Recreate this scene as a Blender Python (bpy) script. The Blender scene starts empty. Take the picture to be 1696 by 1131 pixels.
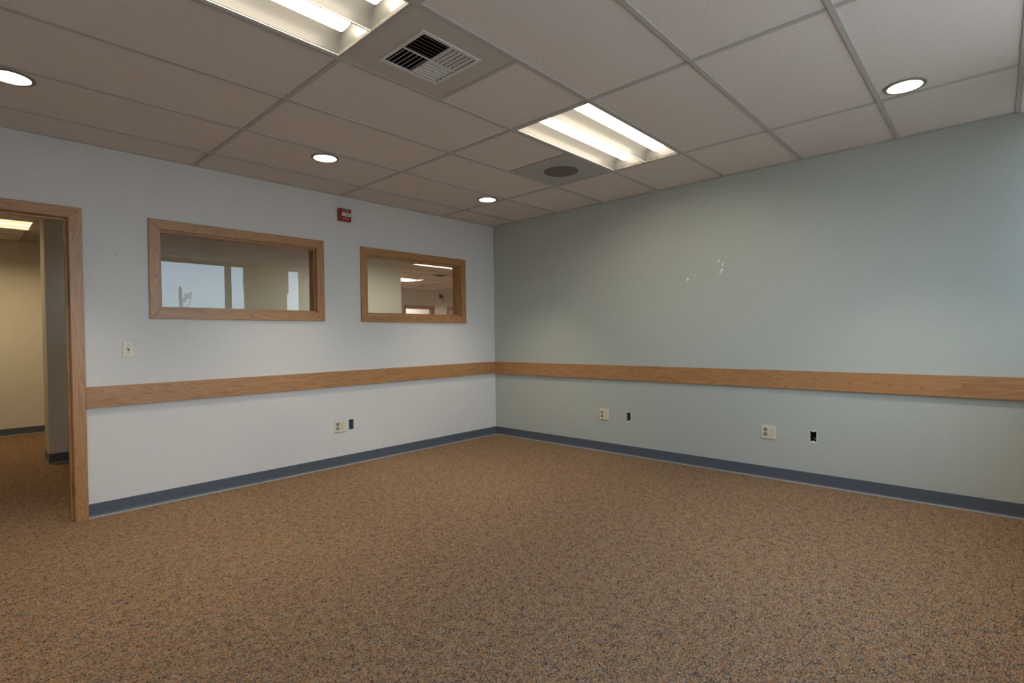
import bpy, bmesh, math, random
from mathutils import Vector, Matrix
random.seed(7)
scene = bpy.context.scene
C = scene.collection

# ------------------------------------------------------------------ camera
cam_data = bpy.data.cameras.new('camera')
cam = bpy.data.objects.new('camera', cam_data); C.objects.link(cam)
cam.location = (-4.55476, -4.55460, 1.19802)
cam.rotation_euler = (1.558159, 0.014771, -0.827822)
cam_data.sensor_width = 36.0
cam_data.lens = 863.237 * 36.0 / 1696.0
cam_data.shift_x = -7.8646 / 1696.0
cam_data.shift_y = 3.2438 / 1696.0
cam_data.clip_start = 0.02
cam_data.clip_end = 500
scene.camera = cam

# ------------------------------------------------------------------ sky, exposure
world = bpy.data.worlds.new('sky'); scene.world = world
world.use_nodes = True
wn = world.node_tree; wn.nodes.clear()
w_out = wn.nodes.new('ShaderNodeOutputWorld'); w_bg = wn.nodes.new('ShaderNodeBackground')
w_tc = wn.nodes.new('ShaderNodeTexCoord'); w_sep = wn.nodes.new('ShaderNodeSeparateXYZ'); w_rmp = wn.nodes.new('ShaderNodeValToRGB')
w_rmp.color_ramp.elements[0].position = 0.0;  w_rmp.color_ramp.elements[0].color = (0.70, 0.89, 1.04, 1)
w_rmp.color_ramp.elements[1].position = 0.5;  w_rmp.color_ramp.elements[1].color = (0.47, 0.67, 0.97, 1)
wn.links.new(w_tc.outputs['Generated'], w_sep.inputs[0]); wn.links.new(w_sep.outputs['Z'], w_rmp.inputs[0])
wn.links.new(w_rmp.outputs[0], w_bg.inputs[0]); wn.links.new(w_bg.outputs[0], w_out.inputs[0])
SKY_STRENGTH = 6.2
w_bg.inputs[1].default_value = SKY_STRENGTH
SUN_STRENGTH = 9.0
sun_data = bpy.data.lights.new('sun', 'SUN'); sun_data.energy = SUN_STRENGTH; sun_data.angle = 0.009; sun_data.color = (1.0, 0.84, 0.60)
sun = bpy.data.objects.new('sun', sun_data); C.objects.link(sun); sun.location = (30, 10, 30)
sun.rotation_euler = Vector((-0.80, -0.16, -0.70)).to_track_quat('-Z', 'Y').to_euler()      # from beyond the green wall, behind the window wall
scene.view_settings.view_transform = 'Standard'
scene.view_settings.look = 'None'
scene.view_settings.exposure = 0.05
scene.view_settings.gamma = 1.0
scene.view_settings.use_curve_mapping = False

LAMP_E = 17.0        # glow of the fluorescent lamp shields
BULB_E = 2100.0       # glow of the downlight bulbs
WARM_E = 36.0        # corridor lamps

# ------------------------------------------------------------------ materials
def new_mat(name):
    m = bpy.data.materials.new(name); m.use_nodes = True
    nt = m.node_tree; b = nt.nodes['Principled BSDF']
    return m, nt, b
def plain(name, col, rough=0.6, metal=0.0, spec=0.4, noise=0.0, nscale=60, bump=0.0):
    m, nt, b = new_mat(name)
    b.inputs['Base Color'].default_value = (*col, 1); b.inputs['Roughness'].default_value = rough
    b.inputs['Metallic'].default_value = metal; b.inputs['Specular IOR Level'].default_value = spec
    if noise or bump:
        tc = nt.nodes.new('ShaderNodeTexCoord'); n = nt.nodes.new('ShaderNodeTexNoise')
        n.inputs['Scale'].default_value = nscale; n.inputs['Detail'].default_value = 4
        nt.links.new(tc.outputs['Object'], n.inputs['Vector'])
        if noise:
            mr = nt.nodes.new('ShaderNodeMapRange'); mr.inputs[3].default_value = 1 - noise; mr.inputs[4].default_value = 1 + noise
            nt.links.new(n.outputs['Fac'], mr.inputs[0])
            mx = nt.nodes.new('ShaderNodeMix'); mx.data_type = 'RGBA'; mx.blend_type = 'MULTIPLY'; mx.inputs['Factor'].default_value = 1
            mx.inputs['A'].default_value = (*col, 1); nt.links.new(mr.outputs[0], mx.inputs['B'])
            nt.links.new(mx.outputs['Result'], b.inputs['Base Color'])
        if bump:
            bp = nt.nodes.new('ShaderNodeBump'); bp.inputs['Strength'].default_value = bump; bp.inputs['Distance'].default_value = 0.002
            nt.links.new(n.outputs['Fac'], bp.inputs['Height']); nt.links.new(bp.outputs[0], b.inputs['Normal'])
    return m
def vinyl_wall(name, col):
    """wall covering with a fine woven emboss"""
    m, nt, b = new_mat(name)
    b.inputs['Roughness'].default_value = 0.62; b.inputs['Specular IOR Level'].default_value = 0.25
    tc = nt.nodes.new('ShaderNodeTexCoord')
    heights = []
    for sc in ((260, 260, 22), (22, 22, 260)):
        mp = nt.nodes.new('ShaderNodeMapping'); mp.inputs['Scale'].default_value = sc
        n = nt.nodes.new('ShaderNodeTexNoise'); n.inputs['Scale'].default_value = 1.0; n.inputs['Detail'].default_value = 2
        nt.links.new(tc.outputs['Object'], mp.inputs[0]); nt.links.new(mp.outputs[0], n.inputs['Vector']); heights.append(n)
    add = nt.nodes.new('ShaderNodeMath'); add.operation = 'ADD'
    nt.links.new(heights[0].outputs['Fac'], add.inputs[0]); nt.links.new(heights[1].outputs['Fac'], add.inputs[1])
    bp = nt.nodes.new('ShaderNodeBump'); bp.inputs['Strength'].default_value = 0.35; bp.inputs['Distance'].default_value = 0.0012
    nt.links.new(add.outputs[0], bp.inputs['Height']); nt.links.new(bp.outputs[0], b.inputs['Normal'])
    mr = nt.nodes.new('ShaderNodeMapRange'); mr.inputs[1].default_value = 0.6; mr.inputs[2].default_value = 1.4
    mr.inputs[3].default_value = 0.95; mr.inputs[4].default_value = 1.05
    nt.links.new(add.outputs[0], mr.inputs[0])
    mx = nt.nodes.new('ShaderNodeMix'); mx.data_type = 'RGBA'; mx.blend_type = 'MULTIPLY'; mx.inputs['Factor'].default_value = 1
    mx.inputs['A'].default_value = (*col, 1); nt.links.new(mr.outputs[0], mx.inputs['B']); nt.links.new(mx.outputs['Result'], b.inputs['Base Color'])
    return m
def oak(name, axis, light=(0.455, 0.236, 0.098), dark=(0.27, 0.118, 0.043)):
    """oak with long grain along one axis"""
    m, nt, b = new_mat(name)
    b.inputs['Roughness'].default_value = 0.36; b.inputs['Specular IOR Level'].default_value = 0.45
    tc = nt.nodes.new('ShaderNodeTexCoord')
    def stretched(long, cross):
        mp = nt.nodes.new('ShaderNodeMapping'); s = [cross] * 3; s['xyz'.index(axis)] = long
        mp.inputs['Scale'].default_value = s; nt.links.new(tc.outputs['Object'], mp.inputs[0]); return mp
    # cathedral figure: bands of a slow distorted field
    mp1 = stretched(1.1, 9.0)
    n1 = nt.nodes.new('ShaderNodeTexNoise'); n1.inputs['Scale'].default_value = 1.0; n1.inputs['Detail'].default_value = 2; n1.inputs['Distortion'].default_value = 0.4
    nt.links.new(mp1.outputs[0], n1.inputs['Vector'])
    mul = nt.nodes.new('ShaderNodeMath'); mul.operation = 'MULTIPLY'; mul.inputs[1].default_value = 15.0
    nt.links.new(n1.outputs['Fac'], mul.inputs[0])
    fr = nt.nodes.new('ShaderNodeMath'); fr.operation = 'FRACT'; nt.links.new(mul.outputs[0], fr.inputs[0])
    rp = nt.nodes.new('ShaderNodeValToRGB'); rp.color_ramp.elements[0].position = 0.0; rp.color_ramp.elements[0].color = (0.30, 0.30, 0.30, 1)
    rp.color_ramp.elements[1].position = 0.45; rp.color_ramp.elements[1].color = (0.75, 0.75, 0.75, 1)
    e = rp.color_ramp.elements.new(1.0); e.color = (1, 1, 1, 1)
    nt.links.new(fr.outputs[0], rp.inputs[0])
    # fine pores
    mp2 = stretched(8.0, 420.0)
    n2 = nt.nodes.new('ShaderNodeTexNoise'); n2.inputs['Scale'].default_value = 1.0; n2.inputs['Detail'].default_value = 3
    nt.links.new(mp2.outputs[0], n2.inputs['Vector'])
    mr = nt.nodes.new('ShaderNodeMapRange'); mr.inputs[1].default_value = 0.3; mr.inputs[2].default_value = 0.6; mr.inputs[3].default_value = 0.62; mr.inputs[4].default_value = 1.0
    nt.links.new(n2.outputs['Fac'], mr.inputs[0])
    m2 = nt.nodes.new('ShaderNodeMath'); m2.operation = 'MULTIPLY'
    nt.links.new(rp.outputs[0], m2.inputs[0]); nt.links.new(mr.outputs[0], m2.inputs[1])
    mx = nt.nodes.new('ShaderNodeMix'); mx.data_type = 'RGBA'
    mx.inputs['A'].default_value = (*dark, 1); mx.inputs['B'].default_value = (*light, 1)
    nt.links.new(m2.outputs[0], mx.inputs['Factor']); nt.links.new(mx.outputs['Result'], b.inputs['Base Color'])
    bp = nt.nodes.new('ShaderNodeBump'); bp.inputs['Strength'].default_value = 0.15; bp.inputs['Distance'].default_value = 0.001
    nt.links.new(n2.outputs['Fac'], bp.inputs['Height']); nt.links.new(bp.outputs[0], b.inputs['Normal'])
    return m
def carpet_mat():
    m, nt, b = new_mat('carpet')
    b.inputs['Roughness'].default_value = 0.95; b.inputs['Specular IOR Level'].default_value = 0.08
    tc = nt.nodes.new('ShaderNodeTexCoord')
    mp = nt.nodes.new('ShaderNodeMapping'); mp.inputs['Scale'].default_value = (190, 250, 1); mp.inputs['Rotation'].default_value = (0, 0, 0.25)
    nt.links.new(tc.outputs['Object'], mp.inputs[0])
    wob = nt.nodes.new('ShaderNodeTexNoise'); wob.inputs['Scale'].default_value = 0.7; wob.inputs['Detail'].default_value = 1
    nt.links.new(mp.outputs[0], wob.inputs['Vector'])
    vadd = nt.nodes.new('ShaderNodeMix'); vadd.data_type = 'RGBA'; vadd.blend_type = 'ADD'; vadd.inputs['Factor'].default_value = 1.0
    nt.links.new(mp.outputs[0], vadd.inputs['A']); nt.links.new(wob.outputs['Color'], vadd.inputs['B'])
    vo = nt.nodes.new('ShaderNodeTexVoronoi'); vo.voronoi_dimensions = '2D'; vo.inputs['Scale'].default_value = 1.0
    nt.links.new(vadd.outputs['Result'], vo.inputs['Vector'])
    sep = nt.nodes.new('ShaderNodeSeparateColor'); nt.links.new(vo.outputs['Color'], sep.inputs[0])
    # slow field shifts the mix of yarn colours from place to place
    sl = nt.nodes.new('ShaderNodeTexNoise'); sl.inputs['Scale'].default_value = 26.0; sl.inputs['Detail'].default_value = 3
    nt.links.new(tc.outputs['Object'], sl.inputs['Vector'])
    mrs = nt.nodes.new('ShaderNodeMapRange'); mrs.inputs[1].default_value = 0.3; mrs.inputs[2].default_value = 0.7; mrs.inputs[3].default_value = -0.16; mrs.inputs[4].default_value = 0.16
    nt.links.new(sl.outputs['Fac'], mrs.inputs[0])
    ad = nt.nodes.new('ShaderNodeMath'); ad.operation = 'ADD'; ad.use_clamp = True
    nt.links.new(sep.outputs[0], ad.inputs[0]); nt.links.new(mrs.outputs[0], ad.inputs[1])
    rp = nt.nodes.new('ShaderNodeValToRGB'); rp.color_ramp.interpolation = 'LINEAR'
    cols = [(0.0, (0.042, 0.044, 0.050)), (0.16, (0.135, 0.128, 0.118)), (0.30, (0.215, 0.140, 0.078)), (0.48, (0.40, 0.235, 0.110)),
            (0.64, (0.32, 0.125, 0.048)), (0.82, (0.47, 0.310, 0.175)), (1.0, (0.28, 0.245, 0.205))]
    els = rp.color_ramp.elements
    els[0].position = cols[0][0]; els[0].color = (*cols[0][1], 1); els[1].position = cols[-1][0]; els[1].color = (*cols[-1][1], 1)
    for p, c in cols[1:-1]:
        e = els.new(p); e.color = (*c, 1)
    nt.links.new(ad.outputs[0], rp.inputs[0])
    # loop tops lightened, gaps darkened: shade put into the colour
    mr = nt.nodes.new('ShaderNodeMapRange'); mr.inputs[1].default_value = 0.0; mr.inputs[2].default_value = 0.75; mr.inputs[3].default_value = 1.22; mr.inputs[4].default_value = 0.50
    nt.links.new(vo.outputs['Distance'], mr.inputs[0])
    mx = nt.nodes.new('ShaderNodeMix'); mx.data_type = 'RGBA'; mx.blend_type = 'MULTIPLY'; mx.inputs['Factor'].default_value = 1
    nt.links.new(rp.outputs[0], mx.inputs['A']); nt.links.new(mr.outputs[0], mx.inputs['B']); nt.links.new(mx.outputs['Result'], b.inputs['Base Color'])
    bp = nt.nodes.new('ShaderNodeBump'); bp.inputs['Strength'].default_value = 0.6; bp.inputs['Distance'].default_value = 0.003; bp.invert = True
    nt.links.new(vo.outputs['Distance'], bp.inputs['Height']); nt.links.new(bp.outputs[0], b.inputs['Normal'])
    return m
def tile_mat():
    m, nt, b = new_mat('ceiling_tile')
    b.inputs['Roughness'].default_value = 0.9; b.inputs['Specular IOR Level'].default_value = 0.1
    tc = nt.nodes.new('ShaderNodeTexCoord')
    vo = nt.nodes.new('ShaderNodeTexVoronoi'); vo.inputs['Scale'].default_value = 120; nt.links.new(tc.outputs['Object'], vo.inputs['Vector'])
    n = nt.nodes.new('ShaderNodeTexNoise'); n.inputs['Scale'].default_value = 240; n.inputs['Detail'].default_value = 2; nt.links.new(tc.outputs['Object'], n.inputs['Vector'])
    # pin holes: only some of the cells carry one
    sep = nt.nodes.new('ShaderNodeSeparateColor'); nt.links.new(vo.outputs['Color'], sep.inputs[0])
    mr = nt.nodes.new('ShaderNodeMapRange'); mr.inputs[1].default_value = 0.30; mr.inputs[2].default_value = 1.0; mr.inputs[3].default_value = 0.0; mr.inputs[4].default_value = 0.27
    nt.links.new(sep.outputs[0], mr.inputs[0])
    lt = nt.nodes.new('ShaderNodeMath'); lt.operation = 'LESS_THAN'; nt.links.new(vo.outputs['Distance'], lt.inputs[0]); nt.links.new(mr.outputs[0], lt.inputs[1])
    mx = nt.nodes.new('ShaderNodeMix'); mx.data_type = 'RGBA'; mx.inputs['A'].default_value = (0.69, 0.635, 0.60, 1); mx.inputs['B'].default_value = (0.36, 0.33, 0.30, 1)
    nt.links.new(lt.outputs[0], mx.inputs['Factor'])
    m3 = nt.nodes.new('ShaderNodeMapRange'); m3.inputs[3].default_value = 0.92; m3.inputs[4].default_value = 1.08; nt.links.new(n.outputs['Fac'], m3.inputs[0])
    mm = nt.nodes.new('ShaderNodeMix'); mm.data_type = 'RGBA'; mm.blend_type = 'MULTIPLY'; mm.inputs['Factor'].default_value = 1
    nt.links.new(mx.outputs['Result'], mm.inputs['A']); nt.links.new(m3.outputs[0], mm.inputs['B']); nt.links.new(mm.outputs['Result'], b.inputs['Base Color'])
    return m
def emit(name, col, strength):
    m = bpy.data.materials.new(name); m.use_nodes = True
    nt = m.node_tree; nt.nodes.clear()
    o = nt.nodes.new('ShaderNodeOutputMaterial'); e = nt.nodes.new('ShaderNodeEmission')
    e.inputs[0].default_value = (*col, 1); e.inputs[1].default_value = strength
    nt.links.new(e.outputs[0], o.inputs[0]); return m
def thin_glass(name, reflect, tint):
    """single flat pane: part mirror reflection, part clear view"""
    m = bpy.data.materials.new(name); m.use_nodes = True
    nt = m.node_tree; nt.nodes.clear()
    o = nt.nodes.new('ShaderNodeOutputMaterial'); g = nt.nodes.new('ShaderNodeBsdfGlossy'); t = nt.nodes.new('ShaderNodeBsdfTransparent'); mx = nt.nodes.new('ShaderNodeMixShader')
    g.inputs['Roughness'].default_value = 0.0; g.inputs['Color'].default_value = (0.95, 0.97, 0.96, 1); t.inputs['Color'].default_value = (*tint, 1)
    mx.inputs[0].default_value = reflect
    nt.links.new(t.outputs[0], mx.inputs[1]); nt.links.new(g.outputs[0], mx.inputs[2]); nt.links.new(mx.outputs[0], o.inputs[0])
    return m

M = {}
M['white_wall'] = vinyl_wall('white_wall', (0.645, 0.62, 0.595))
M['green_wall'] = vinyl_wall('green_wall', (0.445, 0.468, 0.425))
M['cream_wall'] = vinyl_wall('cream_wall', (0.68, 0.645, 0.555))
M['paint_white'] = plain('paint_white', (0.74, 0.73, 0.70), 0.5)
M['carpet'] = carpet_mat()
M['tile'] = tile_mat()
M['grid'] = plain('grid_metal', (0.44, 0.415, 0.39), 0.45)
for a in 'xyz': M['oak_' + a] = oak('oak_' + a, a)
M['base'] = plain('vinyl_base', (0.088, 0.104, 0.128), 0.36, noise=0.08, nscale=14)
M['toe'] = plain('vinyl_toe', (0.27, 0.26, 0.25), 0.5)
M['fixture_white'] = plain('fixture_white', (0.62, 0.60, 0.555), 0.35)
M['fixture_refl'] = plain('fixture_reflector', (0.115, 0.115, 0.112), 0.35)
M['fixture_edge'] = plain('fixture_edge', (0.55, 0.52, 0.46), 0.4)
M['lamp'] = emit('lamp_shield', (1.0, 0.86, 0.66), LAMP_E)
M['lamp_warm'] = emit('lamp_shield_warm', (1.0, 0.77, 0.45), WARM_E)
M['lamp_far'] = emit('lamp_shield_far', (1.0, 0.90, 0.78), 52.0)
M['hall_fill'] = emit('hall_fill_shield', (1.0, 0.93, 0.80), 27.0)  # glow of the unseen lamp added for the hall
M['bulb'] = emit('bulb', (1.0, 0.925, 0.73), BULB_E)
M['cone'] = plain('downlight_reflector', (0.13, 0.125, 0.112), 0.35, spec=0.3)
M['trim_ring'] = plain('trim_ring', (0.22, 0.205, 0.185), 0.4)
M['vent_metal'] = plain('vent_metal', (0.62, 0.60, 0.57), 0.5)
M['vent_panel'] = plain('vent_panel', (0.50, 0.465, 0.43), 0.6)
M['black'] = plain('black_void', (0.010, 0.010, 0.011), 0.8)
M['spk_panel'] = plain('speaker_panel', (0.42, 0.43, 0.41), 0.5)
M['ivory'] = plain('ivory_plastic', (0.66, 0.60, 0.45), 0.35)
M['ivory_dark'] = plain('ivory_shadow_line', (0.50, 0.44, 0.31), 0.4)
M['socket_grey'] = plain('grey_receptacle', (0.26, 0.24, 0.23), 0.4)
M['slot'] = plain('slot_dark', (0.05, 0.045, 0.04), 0.6)
M['screw'] = plain('screw_metal', (0.32, 0.30, 0.26), 0.35, metal=0.7)
M['red'] = plain('alarm_red', (0.235, 0.018, 0.012), 0.35)
M['alarm_text'] = plain('alarm_lettering', (0.62, 0.42, 0.38), 0.5)
M['strobe'] = plain('strobe_lens', (0.62, 0.60, 0.55), 0.12)
M['strobe_tube'] = plain('strobe_tube', (0.30, 0.29, 0.27), 0.3)
M['blue_box'] = plain('blue_box_plastic', (0.05, 0.09, 0.15), 0.45)
M['steel_box'] = plain('steel_box', (0.42, 0.43, 0.46), 0.4, metal=0.6)
M['gypsum'] = plain('gypsum_edge', (0.74, 0.75, 0.76), 0.9)
M['wire'] = plain('wire_white', (0.55, 0.54, 0.52), 0.5)
M['hinge'] = plain('hinge_plate', (0.20, 0.16, 0.11), 0.4, metal=0.6)
M['hole'] = plain('nail_hole', (0.06, 0.055, 0.05), 0.9)
M['clear_pane'] = thin_glass('clear_pane', 0.055, (0.94, 0.96, 0.95))
M['inner_pane'] = thin_glass('inner_pane', 0.065, (0.93, 0.95, 0.93))
M['frame_alu'] = plain('window_frame_metal', (0.42, 0.37, 0.31), 0.45)
M['asphalt'] = plain('paving', (0.33, 0.30, 0.26), 0.9, noise=0.2, nscale=3)
M['brick_grey'] = plain('lower_sun_block_wall', (0.30, 0.28, 0.26), 0.8)
M['pole'] = plain('pole_weathered', (0.50, 0.47, 0.42), 0.8, noise=0.15, nscale=4)
M['antenna'] = plain('antenna_grey', (0.30, 0.31, 0.33), 0.6)
# perforated speaker grille: dark dots on a brown-grey plate
mg, ntg, bg_ = new_mat('speaker_grille')
tcg = ntg.nodes.new('ShaderNodeTexCoord'); vog = ntg.nodes.new('ShaderNodeTexVoronoi'); vog.inputs['Scale'].default_value = 150; vog.inputs['Randomness'].default_value = 0.0
ntg.links.new(tcg.outputs['Object'], vog.inputs['Vector'])
rg = ntg.nodes.new('ShaderNodeValToRGB'); rg.color_ramp.elements[0].position = 0.36; rg.color_ramp.elements[0].color = (0.05, 0.04, 0.03, 1); rg.color_ramp.elements[1].position = 0.44; rg.color_ramp.elements[1].color = (0.22, 0.19, 0.155, 1)
ntg.links.new(vog.outputs['Distance'], rg.inputs[0]); ntg.links.new(rg.outputs[0], bg_.inputs['Base Color']); bg_.inputs['Roughness'].default_value = 0.6
M['grille'] = mg

# ------------------------------------------------------------------ mesh helpers
class MB:
    def __init__(self): self.v = []; self.f = []; self.smooth = []
    def add(self, verts, faces, smooth=False):
        o = len(self.v); self.v += [tuple(p) for p in verts]
        for f in faces: self.f.append(tuple(i + o for i in f)); self.smooth.append(smooth)
        return self
    def box(self, x0, x1, y0, y1, z0, z1):
        vs = [(x0, y0, z0), (x1, y0, z0), (x1, y1, z0), (x0, y1, z0), (x0, y0, z1), (x1, y0, z1), (x1, y1, z1), (x0, y1, z1)]
        return self.add(vs, [(0, 3, 2, 1), (4, 5, 6, 7), (0, 1, 5, 4), (1, 2, 6, 5), (2, 3, 7, 6), (3, 0, 4, 7)])
    def prism(self, poly, vec):
        """polygon (3-D points) swept by vec"""
        n = len(poly); a = [Vector(p) for p in poly]; b = [p + Vector(vec) for p in a]
        return self.add(a + b, [tuple(range(n))[::-1], tuple(range(n, 2 * n))] + [(i, (i + 1) % n, n + (i + 1) % n, n + i) for i in range(n)])
    def ring(self, prof, n=32, cap_first=False, cap_last=False, smooth=True):
        """revolve (r, z) profile round z"""
        vs = []; fs = []
        for r, z in prof:
            for k in range(n):
                a = 2 * math.pi * k / n; vs.append((r * math.cos(a), r * math.sin(a), z))
        for j in range(len(prof) - 1):
            for k in range(n):
                fs.append((j * n + k, j * n + (k + 1) % n, (j + 1) * n + (k + 1) % n, (j + 1) * n + k))
        self.add(vs, fs, smooth)
        if cap_first: self.add(vs[:n], [tuple(range(n))])
        if cap_last: self.add(vs[-n:], [tuple(range(n))])
        return self
    def tube(self, pts, r, n=8):
        pts = [Vector(p) for p in pts]; vs = []; fs = []
        for i, p in enumerate(pts):
            d = (pts[min(i + 1, len(pts) - 1)] - pts[max(i - 1, 0)]).normalized()
            u = d.cross(Vector((0, 0, 1)));
            if u.length < 1e-3: u = d.cross(Vector((1, 0, 0)))
            u.normalize(); w = d.cross(u)
            rr = r[i] if isinstance(r, (list, tuple)) else r
            for k in range(n):
                a = 2 * math.pi * k / n; vs.append(p + (u * math.cos(a) + w * math.sin(a)) * rr)
        for j in range(len(pts) - 1):
            for k in range(n): fs.append((j * n + k, j * n + (k + 1) % n, (j + 1) * n + (k + 1) % n, (j + 1) * n + k))
        fs += [tuple(range(n))[::-1], tuple((len(pts) - 1) * n + k for k in range(n))]
        return self.add(vs, fs, True)
    def slab(self, axis, a0, a1, u0, u1, v0, v1, holes=()):
        """slab normal to axis with rectangular holes (u0,u1,v0,v1)"""
        us = sorted({u0, u1, *[h[0] for h in holes], *[h[1] for h in holes]}); us = [u for u in us if u0 <= u <= u1]
        vs = sorted({v0, v1, *[h[2] for h in holes], *[h[3] for h in holes]}); vs = [v for v in vs if v0 <= v <= v1]
        def P(a, u, v): return {'x': (a, u, v), 'y': (u, a, v), 'z': (u, v, a)}[axis]
        nu, nv = len(us) - 1, len(vs) - 1
        def solid(i, j):
            if i < 0 or j < 0 or i >= nu or j >= nv: return False
            cu, cv = (us[i] + us[i + 1]) / 2, (vs[j] + vs[j + 1]) / 2
            return not any(h[0] < cu < h[1] and h[2] < cv < h[3] for h in holes)
        for i in range(nu):
            for j in range(nv):
                if not solid(i, j): continue
                q = [(us[i], vs[j]), (us[i + 1], vs[j]), (us[i + 1], vs[j + 1]), (us[i], vs[j + 1])]
                self.add([P(a0, *p) for p in q], [(0, 1, 2, 3)]); self.add([P(a1, *p) for p in q], [(3, 2, 1, 0)])
                for (di, dj, s, t) in ((0, -1, 0, 1), (1, 0, 1, 2), (0, 1, 2, 3), (-1, 0, 3, 0)):
                    if not solid(i + di, j + dj):
                        self.add([P(a0, *q[s]), P(a0, *q[t]), P(a1, *q[t]), P(a1, *q[s])], [(0, 1, 2, 3)])
        return self
    def mesh(self, name, mat, weld=True, bevel=0.0, segs=1):
        me = bpy.data.meshes.new(name); me.from_pydata(self.v, [], self.f); me.update()
        for p, s in zip(me.polygons, self.smooth): p.use_smooth = s
        bm = bmesh.new(); bm.from_mesh(me)
        if weld: bmesh.ops.remove_doubles(bm, verts=bm.verts, dist=1e-5)
        bmesh.ops.recalc_face_normals(bm, faces=bm.faces)
        if bevel:
            ed = [e for e in bm.edges if len(e.link_faces) == 2 and e.calc_face_angle(0) > 0.6]
            bmesh.ops.bevel(bm, geom=ed, offset=bevel, segments=segs, profile=0.5, affect='EDGES')
        bm.to_mesh(me); bm.free()
        me.materials.append(mat); return me
def link(name, me, parent=None, loc=None):
    o = bpy.data.objects.new(name, me); C.objects.link(o)
    if parent: o.parent = parent
    if loc is not None: o.location = loc
    return o
def obj(name, mb, mat, parent=None, loc=None, bevel=0.0, segs=1, label=None):
    o = link(name, mb.mesh(name, mat, bevel=bevel, segs=segs), parent, loc)
    if label: o['label'] = label
    return o
def tag(o, label, cat, group=None, kind=None):
    o['label'] = label; o['category'] = cat
    if group: o['group'] = group
    if kind: o['kind'] = kind
    return o
def thing(name, label, cat, loc=(0, 0, 0), group=None, kind=None, rot=(0, 0, 0)):
    o = bpy.data.objects.new(name, None); C.objects.link(o); o.location = loc; o.rotation_euler = rot; o.empty_display_size = 0.1
    return tag(o, label, cat, group, kind)
def dup(root, loc, label, group=None, cat=None):
    r = root.copy(); C.objects.link(r); r.location = loc; r['label'] = label
    if group: r['group'] = group
    for ch in list(root.children):
        c = ch.copy(); C.objects.link(c); c.parent = r
        for g in list(ch.children):
            d = g.copy(); C.objects.link(d); d.parent = c
    return r

# ------------------------------------------------------------------ dimensions (metres; room corner at the origin)
H = 2.5556                      # ceiling height
T = 0.6096                      # ceiling module
XL = -5.27                      # left end wall
YW = -5.00                      # window wall face
WT = 0.12                       # partition thickness
ZT = 3.0                        # underside of the added roof slab
GX = [-0.8093 - 2 * T * k for k in range(4)]           # runners parallel to the green wall
GY = [-2.8316 + T * k for k in range(-3, 5)]           # runners parallel to the white wall
DOOR = (-4.93, -3.990, 0.0, 2.055)                     # rough opening of the doorway
WIN1 = (-3.503, -2.271, 1.436, 2.040)                  # interior window openings
WIN2 = (-1.775, -0.537, 1.434, 2.037)
BOX2 = (-1.990, -1.934, 0.333, 0.432)                  # uncovered wiring boxes
BOX3 = (-1.890, -1.838, 0.343, 0.431)
BOX4 = (-3.527, -3.480, 0.345, 0.428)
FY = 7.15                                              # far wall of the room beyond
FDOOR = [(3.77, 4.69, 0.0, 2.03), (5.27, 6.19, 0.0, 2.03)]
# daylight windows in the wall behind the camera
HEAD, SILL = 2.49, 0.98
EXT = [(-0.307, -0.056), (-1.258, -1.030), (-3.929, -1.341), (-4.240, -4.012), (-5.214, -4.963)]

# ------------------------------------------------------------------ structure: floor, walls
fl = obj('floor', MB().box(-7.0, 8.0, YW - 0.25, 9.0, -0.12, 0.0), M['carpet'])
tag(fl, 'speckled brown, tan and grey loop carpet covering the floor', 'floor', kind='structure')

wb = obj('wall_back', MB().slab('y', 0, WT, -7.0, 8.0, 0, ZT, [DOOR, WIN1, WIN2, BOX2]), M['white_wall'])
tag(wb, 'white vinyl covered wall with doorway and two oak framed windows', 'wall', kind='structure')
wr = obj('wall_right', MB().slab('x', 0, WT, YW - 0.2, 0, 0, ZT, [BOX3, BOX4]), M['green_wall'])
tag(wr, 'pale sage green wall with oak rail and two uncovered boxes', 'wall', kind='structure')
wl = obj('wall_left', MB().box(XL - WT, XL, YW - 0.2, 0, 0, ZT), M['white_wall'])
tag(wl, 'white end wall left of the doorway', 'wall', kind='structure')
ww = obj('wall_front', MB().slab('y', YW - 0.06, YW, XL, 0, 0, ZT, [(a, b, SILL, HEAD) for a, b in EXT]), M['cream_wall'])
tag(ww, 'cream window wall with daylight openings, seen mirrored in the reflective pane', 'wall', kind='structure')
for cx0, cx1 in ((-1.055, -0.285), (-4.985, -4.215)):
    obj('column_head', MB().box(cx0, cx1, YW - 0.045, YW + 0.025, 2.06, HEAD + 0.03), M['cream_wall'], ww)
hw = obj('wall_hall', MB().box(-3.90, 0.315, 2.40, 2.73, 0, ZT), M['cream_wall'])
tag(hw, 'pale free end of the corridor wall seen through the doorway', 'wall', kind='structure')
hb = MB().box(-7.0, 1.0, 4.93, 5.05, 0, ZT); hb.box(0.88, 1.0, 5.05, FY, 0, ZT)
hb = obj('wall_corridor', hb, M['cream_wall'])
tag(hb, 'warm lit tan wall at the end of the corridor', 'wall', kind='structure')
wf = obj('wall_far', MB().slab('y', FY, FY + WT, 1.0, 8.0, 0, ZT, FDOOR), M['white_wall'])
tag(wf, 'far white wall with oak door frames seen through the clear window', 'wall', kind='structure')
we = MB().box(-7.12, -7.0, WT, 4.93, 0, ZT); we.box(8.0, 8.12, 0, 9.0, 0, ZT); we.box(0.88, 8.0, 8.9, 9.0, 0, ZT); we.box(0.88, 1.0, FY, 8.9, 0, ZT)
tag(obj('wall_outer', we, M['white_wall']), 'outer white walls closing off the rooms beyond', 'wall', kind='structure')
rf = obj('roof_light_block', MB().box(-7.12, 8.12, YW - 0.25, 9.0, ZT, ZT + 0.15), M['black'])  # unseen, added so sky light enters only by the windows
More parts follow.
